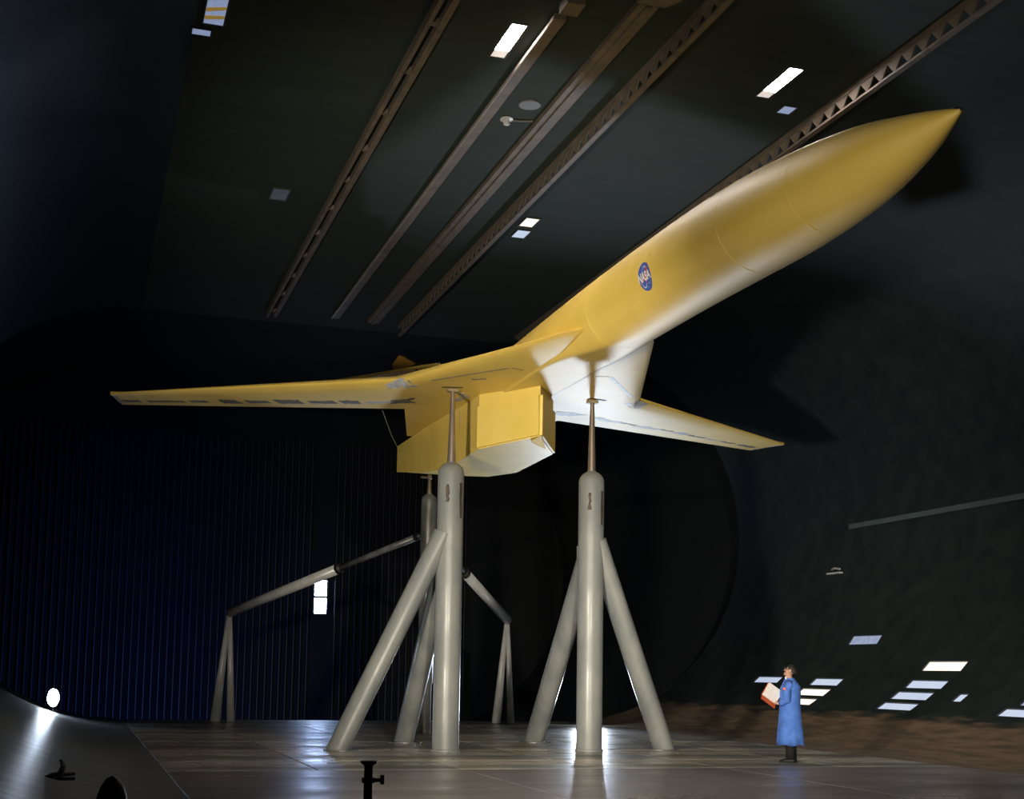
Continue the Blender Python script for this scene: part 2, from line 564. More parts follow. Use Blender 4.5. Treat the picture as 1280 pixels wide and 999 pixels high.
twin_rail(5.08, 16.0, 40.0, 'twin brown rail on ceiling, farthest from the laced beams')
rr = empty('ceiling_rail', (6.97, 19.6, H), 0, 'flat single brown rail on ceiling beside a bright lamp', 'rail')
MB().box(-0.10, 0.10, 0, 20.0, -0.10, -0.001).build('rail_bar', BEAM, rr)
MB().box(-0.125, -0.101, 0, 20.0, -0.12, -0.06).build('edge_strip', mat('edge_strip_paint', (0.3, 0.27, 0.24), (0.24, 0.2, 0.18), 0.4, scale=3), rr)
MB().box(-0.15, 0.15, -0.75, -0.35, -0.2, -0.001).build('end_stop', BEAM, rr)
r3 = empty('ceiling_duct', (8.14, 18.7, H), 0, 'wide flat brown duct on ceiling with a rounded hooked end', 'duct')
MB().box(-0.17, 0.17, 0, 21.0, -0.1, -0.001).build('duct_body', BEAM, r3)
MB().box(-0.05, 0.05, 0, 21.0, -0.14, -0.101).build('duct_rib', BEAM, r3)
MB().prism([(-0.25, -0.05, -0.12), (0.25, -0.05, -0.12), (0.42, -0.35, -0.12), (0.2, -0.5, -0.12), (-0.2, -0.35, -0.12)], (0, 0, 0.118)).build('hooked_end', BEAM, r3)


def ceil_lamp(x, y, label):
    root = empty('ceiling_lamp', (x, y, H), math.radians(0), label, 'lamp', 'lit lamps in the ceiling')
    h = MB()
    for (x0, x1, y0, y1) in ((-0.17, -0.125, -0.66, 0.66), (0.125, 0.17, -0.66, 0.66), (-0.125, 0.125, -0.66, -0.62), (-0.125, 0.125, 0.62, 0.66)):
        h.box(x0, x1, y0, y1, -0.02, -0.001)
    h.build('housing', FRAME, root)
    MB().box(-0.124, 0.124, -0.619, 0.36, -0.015, -0.002).build('lamp_glass', LAMP_C, root)
    MB().box(-0.124, 0.124, 0.361, 0.619, -0.015, -0.002).build('reflector', LAMP_R, root)


ceil_lamp(6.45, 20.78, 'glaring white lamp set in ceiling beside the single flat rail')
ceil_lamp(11.55, 20.68, 'glaring white lamp set in ceiling between two laced beams above the nose')


def ceil_pane(x, y, wx, wy, m, label):
    root = empty('ceiling_hatch', (x, y, H), 0, label, 'hatch')
    h = MB()
    e = 0.03
    for (x0, x1, y0, y1) in ((-wx - e, -wx, -wy - e, wy + e), (wx, wx + e, -wy - e, wy + e), (-wx, wx, -wy - e, -wy), (-wx, wx, wy, wy + e)):
        h.box(x0, x1, y0, y1, -0.03, -0.001)
    h.build('frame', FRAME, root)
    MB().box(-wx + 0.001, wx - 0.001, -wy + 0.001, wy - 0.001, -0.02, -0.002).build('pane', m, root)
    return root


ceil_pane(12.25, 21.65, 0.13, 0.16, PANE_D, 'small bluish ceiling pane beside glaring lamp near the nose')
ceil_pane(9.74, 29.42, 0.16, 0.3, PANE_W, 'small warm lit ceiling pane, paired with a blue one')
ceil_pane(9.82, 30.3, 0.16, 0.28, PANE_B, 'small pale blue lit ceiling pane, paired with a warm one')
hp = ceil_pane(1.64, 21.35, 0.16, 0.5, PANE_D, 'blue ceiling pane with amber strips, alone in dark ceiling')
for (yy, sk) in ((-0.38, 0.1), (0.02, 0.12), (0.3, 0.08)):
    MB().prism([(-0.155, yy - 0.08, -0.03), (0.155, yy - 0.08 - sk, -0.03), (0.155, yy + 0.02 - sk, -0.03), (-0.155, yy + 0.05, -0.03)], (0, 0, 0.009)).build('amber_strip', AMBER, hp)
ceil_pane(1.48, 22.2, 0.15, 0.11, PANE_D, 'little dim blue ceiling pane next to the amber striped one')
ceil_pane(3.85, 29.6, 0.18, 0.35, PANE_DIM, 'grey, faintly glowing ceiling pane in the dark')
dk = MB().lathe([(0.20, -0.03), (0.22, -0.02), (0.22, -0.001)], (0, 0, 0), 24).build('ceiling_disc', mat('disc_grey', (0.12, 0.12, 0.13), (0.1, 0.1, 0.11), 0.5, scale=5))
dk.location = (7.62, 23.1, H)
tag(dk, 'pale grey round cover disc on the ceiling', 'cover disc')
sl = empty('ceiling_nozzle', (7.42, 23.9, H), 0, 'small shiny nozzle with conduit on ceiling beside round disc', 'nozzle')
MB().lathe([(0.05, -0.12), (0.07, -0.1), (0.05, -0.04), (0.13, -0.02), (0.13, -0.001)], (0, 0, 0), 16).build('nozzle_body', PIPE, sl)
MB().tube([(0.1, 0, -0.02), (0.3, -0.05, -0.025), (0.5, -0.12, -0.02)], 0.018, 8).build('conduit', BEAM, sl)

# ------------------------------------------------------------------ aircraft
XM = 8.4
plane = empty('aircraft_model', (XM, 25.5, 0), 0,
              'large yellow supersonic aircraft model with needle nose, mounted on three tall struts', 'aircraft')


def P(o):
    o.matrix_parent_inverse = Matrix.Translation((-XM, -25.5, 0))
    return o


FK = [(11.28, .02, 7.39), (11.5, .105, 7.389), (12, .258, 7.389), (13, .468, 7.428), (14.5, .613, 7.495), (16, .664, 7.565), (18, .676, 7.597),
      (20, .68, 7.588), (22, .68, 7.56), (25, .65, 7.52), (29, .63, 7.5), (32, .55, 7.62), (34, .32, 7.85), (35, .1, 8.0), (35.25, .02, 8.02)]


def fus(y):
    """radius and centre height at y, Catmull-Rom through the stations"""
    for i in range(len(FK) - 1):
        if FK[i][0] <= y <= FK[i + 1][0]:
            break
    p1, p2 = FK[i], FK[i + 1]
    p0 = FK[max(i - 1, 0)]
    p3 = FK[min(i + 2, len(FK) - 1)]
    t = (y - p1[0]) / (p2[0] - p1[0])
    out = []
    for c in (1, 2):
        m1 = (p2[c] - p0[c]) / max(p2[0] - p0[0], 1e-6) * (p2[0] - p1[0])
        m2 = (p3[c] - p1[c]) / max(p3[0] - p1[0], 1e-6) * (p2[0] - p1[0])
        h = (2 * t ** 3 - 3 * t ** 2 + 1) * p1[c] + (t ** 3 - 2 * t ** 2 + t) * m1 + (-2 * t ** 3 + 3 * t ** 2) * p2[c] + (t ** 3 - t ** 2) * m2
        out.append(h)
    return out


NA = 64


def belly(y):
    """the belly flattens into the wing underside aft of the glove apex"""
    return interp([(19.0, 6.88), (20.5, 6.96), (22.6, 7.11), (36.0, 7.13)], y) if y > 18.5 else 0.0


def interp(pts, s):
    if s <= pts[0][0]:
        return pts[0][1]
    for (a, b), (c, d) in zip(pts, pts[1:]):
        if s <= c:
            return b + (d - b) * (s - a) / (c - a)
    return pts[-1][1]


rings = []
ylist = [11.28, 11.34, 11.42, 11.5, 11.65, 11.8] + [12 + 0.25 * i for i in range(93)] + [35.25]
for y in ylist:
    r, z = fus(y)
    lim = belly(y)
    rings.append([(XM + r * math.cos(2 * PI * k / NA), y, max(z + r * math.sin(2 * PI * k / NA), lim)) for k in range(NA)])
fu = P(MB().loft(rings).build('fuselage', YELLOW, plane, True))
# black pitot stub on the nose
P(MB().tube([(XM, 11.44, 7.452), (XM, 11.36, 7.432), (XM, 11.27, 7.405)], [0.02, 0.03, 0.012], 12).build('nose_cap', BLACKM, plane, True))
# hairline joints round the body
for y in (13.9, 15.6, 20.3):
    r, z = fus(y)
    rg = []
    for dy, dr in ((-0.012, 0.0), (-0.006, 0.003), (0.006, 0.003), (0.012, 0.0)):
        rg.append([(XM + (r + dr) * math.cos(2 * PI * k / NA), y + dy, max(z + (r + dr) * math.sin(2 * PI * k / NA), belly(y) - dr)) for k in range(NA)])
    P(MB().loft(rg, False).build('body_joint', YELLOW_B, plane, True))

# wings
WZ = 7.27


def le(s):
    pts = [(0.2, 20.0), (0.55, 20.45), (0.84, 20.95), (2.57, 25.58), (7.99, 29.2)]
    return interp(pts, s)


def te(s):
    pts = [(0.0, 31.9), (0.95, 31.8), (1.8, 28.47), (7.71, 30.44), (7.99, 29.32)]
    return interp(pts, s)


def thick(s):
    return interp([(0.2, 0.30), (0.84, 0.24), (2.57, 0.26), (7.99, 0.07)], s)


def prof(t):
    return min(1.0, (t / 0.12) ** 0.6) * min(1.0, max(0.06, (1 - t) / 0.45))


def low_z(s, y):
    t = (y - le(s)) / max(te(s) - le(s), 1e-3)
    t = min(max(t, 0.0), 1.0)
    return WZ - 0.45 * thick(s) * prof(t)


TS = [0, .01, .03, .07, .12, .25, .4, .55, .7, .85, 1.0]


def wing(side):
    ss = [0.2, 0.55, 0.84, 0.95, 1.2, 1.5, 1.8, 2.1, 2.57, 3.2, 4, 5, 6, 7, 7.71, 7.85, 7.99]
    rg = []
    for s in ss:
        a, b, T = le(s), te(s), thick(s)
        low = [(XM + side * s, a + (b - a) * t, WZ - 0.45 * T * prof(t)) for t in TS]
        up = [(XM + side * s, a + (b - a) * t, WZ + 0.55 * T * prof(t)) for t in TS[::-1]]
        rg.append(low + up)
    return smooth_by_angle(P(MB().loft(rg).build('wing', YELLOW, plane)), 30)


wing_l, wing_rt = wing(-1), wing(1)
wing_l['label'] = 'yellow swept wing with a row of dark grey tape patches'
wing_rt['label'] = 'yellow swept wing with pale bluish tape streaks'


def strip(side, pts, width, m, name, parent, lift=0.004, jag=0.0):
    """thin tape laid on the wing underside along (s, y) points"""
    rgs = []
    n = len(pts)
    fine = []
    for i in range(n - 1):
        for k in range(4):
            t = k / 4
            fine.append((pts[i][0] + (pts[i + 1][0] - pts[i][0]) * t, pts[i][1] + (pts[i + 1][1] - pts[i][1]) * t))
    fine.append(pts[-1])
    for i, (s, y) in enumerate(fine):
        a = Vector(fine[max(i - 1, 0)])
        b = Vector(fine[min(i + 1, len(fine) - 1)])
        d = (b - a).normalized()
        nrm = Vector((-d.y, d.x))
        w1 = width * (0.5 + random.uniform(-jag, jag))
        w2 = width * (0.5 + random.uniform(-jag, jag))
        A = Vector((s, y)) + nrm * w1
        B = Vector((s, y)) - nrm * w2
        cr = [A.lerp(B, q / 5) for q in range(6)]
        rgs.append([(XM + side * c.x, c.y, low_z(c.x, c.y) - lift) for c in cr] + [(XM + side * c.x, c.y, low_z(c.x, c.y) + 0.01) for c in cr[::-1]])
    o = MB().loft(rgs).build(name, m, parent)
    o.matrix_parent_inverse = (Matrix.Translation((XM, 25.5, 0)) @ parent.matrix_parent_inverse).inverted()
    return o


def tl(s):
    return 26.35 + 0.455 * s


for (s0, s1, w_, m) in ((7.35, 7.72, .26, TAPE_D), (6.45, 7.2, .2, TAPE_D), (5.98, 6.35, .24, TAPE_D), (5.35, 5.72, .42, TAPE_D), (4.75, 5.2, .34, TAPE_D), (4.1, 4.6, .46, TAPE_D),
                        (3.42, 3.95, .36, TAPE_D), (2.95, 3.32, .4, TAPE_D), (2.3, 2.8, .22, TAPE_L), (1.95, 2.35, .5, TAPE_D)):
    strip(-1, [(s0, tl(s0)), ((s0 + s1) / 2, tl((s0 + s1) / 2) + random.uniform(-.05, .05)), (s1, tl(s1))], w_ * 1.25, m, 'tape_patch', wing_l, jag=0.08)
for (s0, s1, w_, m, dy) in ((6.9, 7.5, .2, TAPE_D, .1), (6.3, 6.8, .14, TAPE_D, .05), (5.8, 6.2, .16, TAPE_L, .05), (5.2, 5.7, .16, TAPE_D, 0), (4.7, 5.1, .24, TAPE_L, 0), (4.2, 4.6, .12, TAPE_D, -.1),
                            (3.6, 4.2, .3, TAPE_L, .0), (3.0, 3.5, .14, TAPE_D, .0), (2.3, 3.0, .28, TAPE_L, .0), (1.2, 1.9, .5, TAPE_L, .25)):
    strip(1, [(s0, tl(s0) + dy), ((s0 + s1) / 2, tl((s0 + s1) / 2) + dy + random.uniform(-.06, .06)), (s1, tl(s1) + dy)], w_, m, 'tape_patch', wing_rt, jag=0.2)
for side, wg in ((-1, wing_l), (1, wing_rt)):
    strip(side, [(1.02, 23.37), (2.44, 25.41)], 0.07, TAPE_L if side > 0 else SEAM, 'joint_strip', wg)
    strip(side, [(2.3, 25.45), (2.75, 25.95)], 0.26, TAPE_L, 'joint_tape', wg, jag=0.2)
    strip(side, [(0.72, 23.42), (0.98, 23.35)], 0.05, SEAM, 'joint_strip', wg)
    strip(side, [(7.93, 29.28), (7.72, 30.2)], 0.12, TAPE_L, 'tip_tape', wg)
    strip(side, [(1.35, 25.35), (1.75, 25.45)], 0.10, RUST, 'strut_slot', wg)
# open access hole and patches round the left strut head
strip(-1, [(1.25, 25.9), (1.05, 26.25), (1.15, 26.7)], 0.16, TAPE_L, 'access_patch', wing_l, jag=.2)
strip(-1, [(2.0, 26.8), (2.15, 27.4)], 0.14, RUST, 'access_patch', wing_l, jag=.3)
strip(-1, [(1.15, 24.4), (1.4, 24.55)], 0.10, TAPE_D, 'access_patch', wing_l, jag=.2)

# engine pod: bow-fronted box under the body
PX = 8.36


def pod_bottom(y):
    return interp([(24.4, 6.12), (26, 6.03), (28.3, 5.98), (30.5, 6.18), (33.3, 6.58)], y)


hw = 0.80
plan = [(0, 24.4), (-hw, 25.9), (-hw, 28.3), (-hw, 30.5), (-hw, 33.3), (hw, 33.3), (hw, 30.5), (hw, 28.3), (hw, 25.9)]
bot = [(PX + x, y, pod_bottom(y)) for x, y in plan]
top = [(PX + x, y, 7.24) for x, y in plan]
n = len(plan)
pod = P(obj('engine_pod', bot + top, [tuple(range(n, 2 * n))] + [(i, (i + 1) % n, n + (i + 1) % n, n + i) for i in range(n)]
            + [(0, 1, 8), (1, 2, 7, 8), (2, 3, 6, 7), (3, 4, 5, 6)], YELLOW_B, plane))


def Q(o, par):
    o.matrix_parent_inverse = (Matrix.Translation((XM, 25.5, 0)) @ par.matrix_parent_inverse).inverted()
    return o


# raised flat covers over the two inlets, meeting at the bow
for side in (-1, 1):
    a = Vector((PX + side * 0.0, 24.4, 0))
    b = Vector((PX + side * hw, 25.9, 0))
    d = (b - a).normalized()
    nr = Vector((-d.y, d.x, 0)) * (1 if side < 0 else -1)
    if nr.y > 0:
        nr = -nr
    p0, p1 = a + nr * 0.05, b + nr * 0.05
    z0a, z0b, z1 = 6.14, 6.06, 6.93
    poly = [Vector((p0.x, p0.y, z0a)), Vector((p1.x, p1.y, z0b)), Vector((p1.x, p1.y, z1 - 0.03)), Vector((p0.x, p0.y, z1))]
    Q(MB().prism(poly, -nr * 0.06).build('inlet_cover', YELLOW_B, pod), pod)
# lower lip wedge under the bow
Q(MB().add([(PX, 24.32, 6.12), (PX - 0.1, 24.62, 6.05), (PX + 0.32, 24.95, 5.95), (PX + 0.12, 24.6, 6.13), (PX, 24.9, 6.08)],
           [(0, 1, 2), (0, 2, 3), (0, 3, 4), (0, 4, 1), (2, 1, 4), (3, 2, 4)]).build('bow_lip', YELLOW_B, pod), pod)
for y in (27.35,):
    Q(MB().box(PX - hw - 0.004, PX - hw + 0.002, y, y + 0.03, 6.6, 7.1).build('panel_seam', SEAM, pod), pod)
# upright fin and tailplane
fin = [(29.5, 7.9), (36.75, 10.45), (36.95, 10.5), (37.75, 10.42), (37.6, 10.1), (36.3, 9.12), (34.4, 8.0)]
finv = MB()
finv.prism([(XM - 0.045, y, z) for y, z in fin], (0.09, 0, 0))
P(finv.build('tail_fin', YELLOW_SHADED, plane))
for side in (-1, 1):
    P(MB().prism([(XM + side * 0.05, 32.3, 9.2), (XM + side * 0.36, 32.95, 9.25), (XM + side * 2.6, 36.4, 9.28), (XM + side * 2.6, 37.0, 9.28), (XM + side * 0.05, 36.4, 9.2)], (0, 0, 0.08)).build('tailplane', YELLOW, plane))
P(MB().tube([(XM - 0.42, 33.1, 9.24), (XM - 0.5, 33.4, 9.36), (XM - 0.35, 33.2, 9.42), (XM - 0.2, 33.3, 9.3)], [0.03, 0.05, 0.05, 0.03], 8).build('tail_bracket', BLACKM, plane))
P(MB().box(XM - 0.07, XM + 0.07, 32.6, 33.7, 9.28, 9.34).build('dorsal_strip', E_WHITE, plane))
# thin slack wire from wing edge to pod
a, b = at_y(478, 515, 29.0), Vector((PX - hw, 33.0, 7.05))
P(MB().tube([a + Vector((0, 0, .03)), (a + b) / 2 - Vector((0, 0, .06)), b], 0.006, 6).build('slack_wire', PIPE, plane))

# emblem wrapped on the left flank
EY, EA, ER = 17.92, math.radians(-15.5), 0.215


def flank(u, vv, lift):
    """u to the nose, vv up round the body"""
    y = EY - u
    r, z = fus(y)
    a = EA + vv / r
    return Vector((XM - (r + lift) * math.cos(a), y, z + (r + lift) * math.sin(a)))


def emblem_part(name, poly_uv, faces, m, lift, par):
    o = obj(name, [flank(u, v_, lift) for u, v_ in poly_uv], faces, m, par, True)
    return Q(o, par) if par is not plane else P(o)


pts = [(0, 0)]
NR, NS = 6, 40
for i in range(1, NR + 1):
    for k in range(NS):
        pts.append((ER * i / NR * math.cos(2 * PI * k / NS), ER * i / NR * math.sin(2 * PI * k / NS)))
fc = [(0, 1 + k, 1 + (k + 1) % NS) for k in range(NS)]
for i in range(NR - 1):
    for k in range(NS):
        fc.append((1 + i * NS + k, 1 + (i + 1) * NS + k, 1 + (i + 1) * NS + (k + 1) % NS, 1 + i * NS + (k + 1) % NS))
emb = emblem_part('emblem_disc', pts, fc, E_BLUE, 0.004, plane)
emb['label'] = 'round blue emblem with white lettering and red swoosh'
# white orbit
pts, fc = [], []
for k in range(40):
    a = 2 * PI * k / 40
    for rr_ in (1.0, 0.93):
        x, y = 0.17 * rr_ * math.cos(a), 0.085 * rr_ * math.sin(a)
        c_, s_ = math.cos(math.radians(62)), math.sin(math.radians(62))
        pts.append((x * c_ - y * s_ - 0.01, x * s_ + y * c_))
for k in range(40):
    fc.append((2 * k, 2 * k + 1, 2 * ((k + 1) % 40) + 1, 2 * ((k + 1) % 40)))
emblem_part('emblem_orbit', pts, fc, E_WHITE, 0.007, emb)
# red forked vector
emblem_part('emblem_vector', [(-0.22, -0.09), (-0.05, -0.015), (0.08, 0.10), (0.25, 0.34), (0.115, 0.08), (0.03, -0.11), (0.01, -0.03), (-0.08, -0.055)],
            [(0, 1, 7), (1, 2, 4, 6, 7), (2, 3, 4), (4, 5, 6)], E_RED, 0.010, emb)
# stars
for (x, y) in ((-.12, .08), (.1, -.12), (.02, -.16), (-.05, -.14), (.14, .05), (-.02, .17), (.05, .13), (-.15, -.08), (.12, -.06)):
    q = 0.009
    emblem_part('emblem_star', [(x - q, y), (x, y - q), (x + q, y), (x, y + q)], [(0, 1, 2, 3)], E_WHITE, 0.007, emb)
# lettering
cu = bpy.data.curves.new('lettering', 'FONT')
cu.body = 'NASA'
cu.size = 0.185
cu.align_x = 'CENTER'
cu.align_y = 'CENTER'
cu.offset = 0.006
cu.resolution_u = 3
to = bpy.data.objects.new('lettering_source', cu)
C.objects.link(to)
bpy.context.view_layer.update()
tm = bpy.data.meshes.new_from_object(to.evaluated_get(bpy.context.evaluated_depsgraph_get()))
bpy.data.objects.remove(to)
bmx = bmesh.new()
bmx.from_mesh(tm)
bmesh.ops.triangulate(bmx, faces=bmx.faces)
bmesh.ops.subdivide_edges(bmx, edges=[e for e in bmx.edges if e.calc_length() > 0.05], cuts=1)
tv = [(v_.co.x * 0.86, v_.co.y) for v_ in bmx.verts]
bmx.verts.index_update()
tf = [tuple(q.index for q in f_.verts) for f_ in bmx.faces]
bmx.free()
emblem_part('emblem_lettering', tv, tf, E_WHITE, 0.013, emb)

# ------------------------------------------------------------------ struts


def dome_profile(r, ztop, z0, k=7):
    pr = [(r, z0)]
    for i in range(k + 1):
        a = (PI / 2) * i / k
        pr.append((max(r * math.cos(a), 0.085), ztop - r * 0.9 + r * 0.9 * math.sin(a)))
    return pr


def main_strut(x, y, ztip, side_dx, label):
    root = empty('support_strut', (x, y, 0), 0, label, 'strut', 'front support struts')
    col = MB().lathe([(0.285, 0.0), (0.285, 0.04), (0.262, 0.05), (0.262, 5.1)] + dome_profile(0.262, 5.68, 5.2)[0:], (0, 0, 0), 32)
    smooth_by_angle(col.build('column', STRUT, root), 40)
    sp = MB().lathe([(0.085, 5.6), (0.078, 5.9), (0.05, ztip - 0.25), (0.042, ztip - 0.05), (0.042, ztip)], (0, 0, 0), 18)
    sp = smooth_by_angle(sp.build('spire', SPIRE, root), 40)
    MB().box(-0.11, 0.11, -0.07, 0.07, ztip - 0.001, ztip + 0.05).build('mount_pad', SEAM, root)
    # streamlined legs
    for (fx, fy, zt) in ((side_dx, 0.45, 4.25), (-0.05, 3.3, 3.95)):
        d = Vector((fx, fy, 0)).normalized()
        A = d * 0.12 + Vector((0, 0, zt))
        B = Vector((fx, fy, 0.0))
        t = (B - A).normalized()
        lg = MB()
        ax = Vector((0, 1, 0)) if abs(fx) > 1 else Vector((0, 1, 0.2))
        u = (ax - t * ax.dot(t)).normalized()
        wv = t.cross(u)
        rgs = []
        nseg = 24
        for s_, end in ((0.0, A), (0.5, (A + B) / 2), (1.0, B)):
            rg = []
            for k in range(nseg):
                a = 2 * PI * k / nseg
                p = end + u * (0.27 * math.cos(a)) + wv * (0.205 * math.sin(a))
                if s_ == 1.0:      # cut level with the floor
                    p = p + t * ((0.0 - p.z) / t.z)
                rg.append(p)
            rgs.append(rg)
        lg.loft(rgs)
        lo = smooth_by_angle(lg.build('leg', STRUT, root), 50)
        MB().tube([B + Vector((-d.x * 0.1, -d.y * 0.1, 0.0)), B + Vector((-d.x * 0.1, -d.y * 0.1, 0.02))], 0.36, 20).build('foot_plate', DARKSTRUT, lo)
    # bracket stub where the rear leg meets the column
    MB().tube([(-0.16, 0.25, 3.9), (-0.16, 0.25, 4.15)], 0.05, 10).build('bracket_stub', STRUT, root)
    # worn stains near the head
    for (a0, a1, z0, z1) in ((-125, -110, 4.85, 5.2), (-62, -45, 4.55, 5.25)):
        rg = []
        for k in range(7):
            z = z0 + (z1 - z0) * k / 6
            ring_ = []
            aa = a0 + random.uniform(-3, 3)
            bb = a1 + random.uniform(-5, 2)
            for j in range(5):
                a = math.radians(aa + (bb - aa) * j / 4)
                ring_.append((0.264 * math.cos(a), 0.264 * math.sin(a), z))
            rg.append(ring_)
        v, f = [p for r_ in rg for p in r_], []
        for i in range(6):
            for j in range(4):
                f.append((i * 5 + j, i * 5 + j + 1, (i + 1) * 5 + j + 1, (i + 1) * 5 + j))
        obj('stain', v, f, RUST, root, True)
    return root


SX = 1.493
main_strut(XM - SX, 25.56, 7.100, -2.04, 'grey streamlined strut with two legs and a spire, standing before the engine pod')
main_strut(XM + SX, 25.56, 7.100, 1.85, 'grey streamlined strut with two legs and a spire, standing clear of the engine pod')
ts = empty('tail_strut', (XM, 33.18, 0), 0, 'dark slim tail strut under the rear of the engine pod', 'strut')
smooth_by_angle(MB().lathe([(0.17, 0.0), (0.17, 1.2), (0.2, 1.25), (0.2, 5.6)] + dome_profile(0.2, 6.05, 5.75)[0:], (0, 0, 0), 24).build('column', DARKSTRUT, ts), 40)
smooth_by_angle(MB().lathe([(0.07, 5.98), (0.05, 6.3), (0.04, 6.42), (0.06, 6.44), (0.06, 6.5), (0.05, 6.544)], (0, 0, 0), 14).build('spire', SPIRE, ts), 40)
MB().tube([(-0.25, -0.05, 6.46), (-0.05, -0.03, 6.46)], 0.03, 8).build('side_lug', SPIRE, ts)

# braced stands behind: A-frame and telescopic pipe to the tail strut
for side, fx, fy, lab in ((-1, 4.15, 39.6, 'pale A-frame stand with long telescopic pipe rising to tail strut, beside the floor lamp end'),
                          (1, 12.5, 39.3, 'pale A-frame stand with long telescopic pipe, seen between the two front struts')):
    root = empty('brace_stand', (fx, fy, 0), 0, lab, 'stand', 'braced stands behind the struts')
    top_ = Vector((0.02 if side < 0 else 0.0, 0, 3.12))
    for dx, r0, m in (((-0.28 if side < 0 else -0.3), 0.15, PIPE), (0.16 if side < 0 else 0.16, 0.12, PIPE)):
        MB().tube([top_ + Vector((dx * 0.08, 0, 0.0)), Vector((dx, 0.0, 0.0))], [0.055, r0], 14, flat=0.7).build('leg', m, root, True)
    MB().sphere(top_ + Vector((0, 0, 0.02)), 0.1, 0.1, 0.1).build('pivot', PIPE, root, True)
    end = Vector((XM - fx, 33.18 - fy, 5.06))
    d = (end - top_)
    e2 = end - d.normalized() * 0.2
    mid = top_ + d * 0.58
    MB().tube([top_, mid], [0.14, 0.14], 16).build('outer_pipe', PIPE, root, True)
    MB().tube([mid - d * 0.005, mid + d * 0.012], [0.155, 0.155], 16).build('collar', BLACKM, root, True)
    MB().tube([mid, e2 - d.normalized() * 0.25], [0.085, 0.085], 14).build('inner_pipe', DARKSTRUT, root, True)
    MB().tube([e2 - d.normalized() * 0.26, e2 - d.normalized() * 0.06], [0.1, 0.07], 12).build('clevis', BLACKM, root, True)

# ------------------------------------------------------------------ flood lamps


def flood(loc, aim, label):
    z0 = loc[2]
    root = empty('flood_lamp', (loc[0], loc[1], ground(loc[0])), 0, label, 'lamp', 'flood lamps on the tunnel floor')
    c = Vector((0, 0, z0 - ground(loc[0])))
    d = (Vector(aim) - Vector(loc))
    d.z *= 0.4
    d.normalize()
    b = MB().tube([c - d * 0.22, c - d * 0.18, c - d * 0.06, c], [0.04, 0.1, 0.155, 0.165], 20, flat=1.6)
    b.build('housing', BLACKM, root, True)
    MB().tube([c + d * 0.002, c + d * 0.014], [0.15, 0.14], 20, flat=1.6).build('lamp_glass', LAMP_F, root, True)
    MB().tube([(0, 0, 0.0), (0, 0, 0.025)], [0.16, 0.15], 16).build('stand_base', BLACKM, root)
    MB().tube([(0, 0, 0.02), c - Vector((0, 0, 0.12)) - d * 0.1], 0.02, 8).build('stand_post', BLACKM, root)


def ground(x):
    if x < XL:
        return ZC - math.sqrt(RAD ** 2 - (XL - x) ** 2)
    if x > XR:
        return ZC - math.sqrt(RAD ** 2 - (x - XR) ** 2)
    return 0.0


flood((-0.53, 38.5, 0.66), (0, 0, 1.5), 'glaring floor flood lamp on the glossy curved wall foot')
flood((14.85, 38.5, 0.6), (10.5, 25, 6.5), 'flood lamp on floor hidden behind the strut clear of the pod')

# ------------------------------------------------------------------ foreground silhouettes
p = at_y(461, 951, 8.0)
ps = empty('valve_post', (p.x, 8.0, 0.0), 0, 'black upright pipe post with flat cap and side tap in foreground', 'post')
zt = p.z
MB().tube([(0, 0, 0), (0, 0, zt - 0.02)], 0.027, 12).build('pipe', BLACKM, ps, True)
MB().lathe([(0.02, zt - 0.035), (0.05, zt - 0.012), (0.05, zt), (0.03, zt)], (0, 0, 0), 14).build('cap', BLACKM, ps)
MB().lathe([(0.04, zt - 0.13), (0.04, zt - 0.1)], (0, 0, 0), 12).build('collar', BLACKM, ps)
MB().tube([(0, 0, zt - 0.115), (0.085, 0, zt - 0.115)], 0.012, 8).tube([(0.085, 0, zt - 0.14), (0.085, 0, zt - 0.085)], 0.013, 8).build('side_tap', BLACKM, ps)
MB().lathe([(0.1, 0.0), (0.1, 0.015)], (0, 0, 0), 14).build('base_flange', BLACKM, ps)
p = at_y(141, 970, 7.0)
gz = ground(p.x)
dm = empty('lamp_stand', (p.x, 7.0, gz), 0, 'black bullet-shaped lamp hood on a stand in foreground', 'lamp stand')
h = p.z - gz
MB().lathe([(0.075, h - 0.22), (0.078, h - 0.16), (0.072, h - 0.1), (0.055, h - 0.05), (0.03, h - 0.012), (0.008, h)], (0, 0, 0), 20).build('hood', BLACKM, dm, True)
MB().tube([(0, 0, 0.01), (0, 0, h - 0.21)], 0.018, 10).build('pole', BLACKM, dm)
for k in range(3):
    a = 2 * PI * k / 3
    MB().tube([(0, 0, 0.4), (0.22 * math.cos(a), 0.22 * math.sin(a), 0.03 + ground(p.x + 0.22 * math.cos(a)) - gz)], 0.01, 8).build('leg', BLACKM, dm)
# mooring cleat on the curved foot
cx_ = -0.14
ck = empty('floor_cleat', (cx_, 17.25, ground(cx_)), 0, 'small dark mooring cleat on the glossy curved wall foot', 'cleat')
MB().box(-0.2, 0.2, -0.05, 0.05, -0.005, 0.03).build('base', BLACKM, ck)
MB().tube([(0.02, 0, 0.02), (0.06, 0, 0.16), (0.02, 0, 0.24)], [0.05, 0.035, 0.02], 10).build('horn', DARKSTRUT, ck)
MB().tube([(-0.14, 0, 0.03), (-0.05, 0, 0.06), (0.2, 0, 0.07)], [0.02, 0.03, 0.02], 8).build('bar', DARKSTRUT, ck)

# ------------------------------------------------------------------ the man
MAN = Vector((12.53, 22.18, 0))
RZ = math.radians(50)
man = empty('person', MAN, RZ, 'standing person in long blue lab coat holding open book and looking up', 'person')
inv = (Matrix.Translation(MAN) @ Matrix.Rotation(RZ, 4, 'Z')).inverted()
mdepth = FWD.dot(MAN - Vector((0, 0, CAM_H)))


def at_depth(px, py, dd):
    d = ray(px, py)
    return Vector((0, 0, CAM_H)) + d * dd


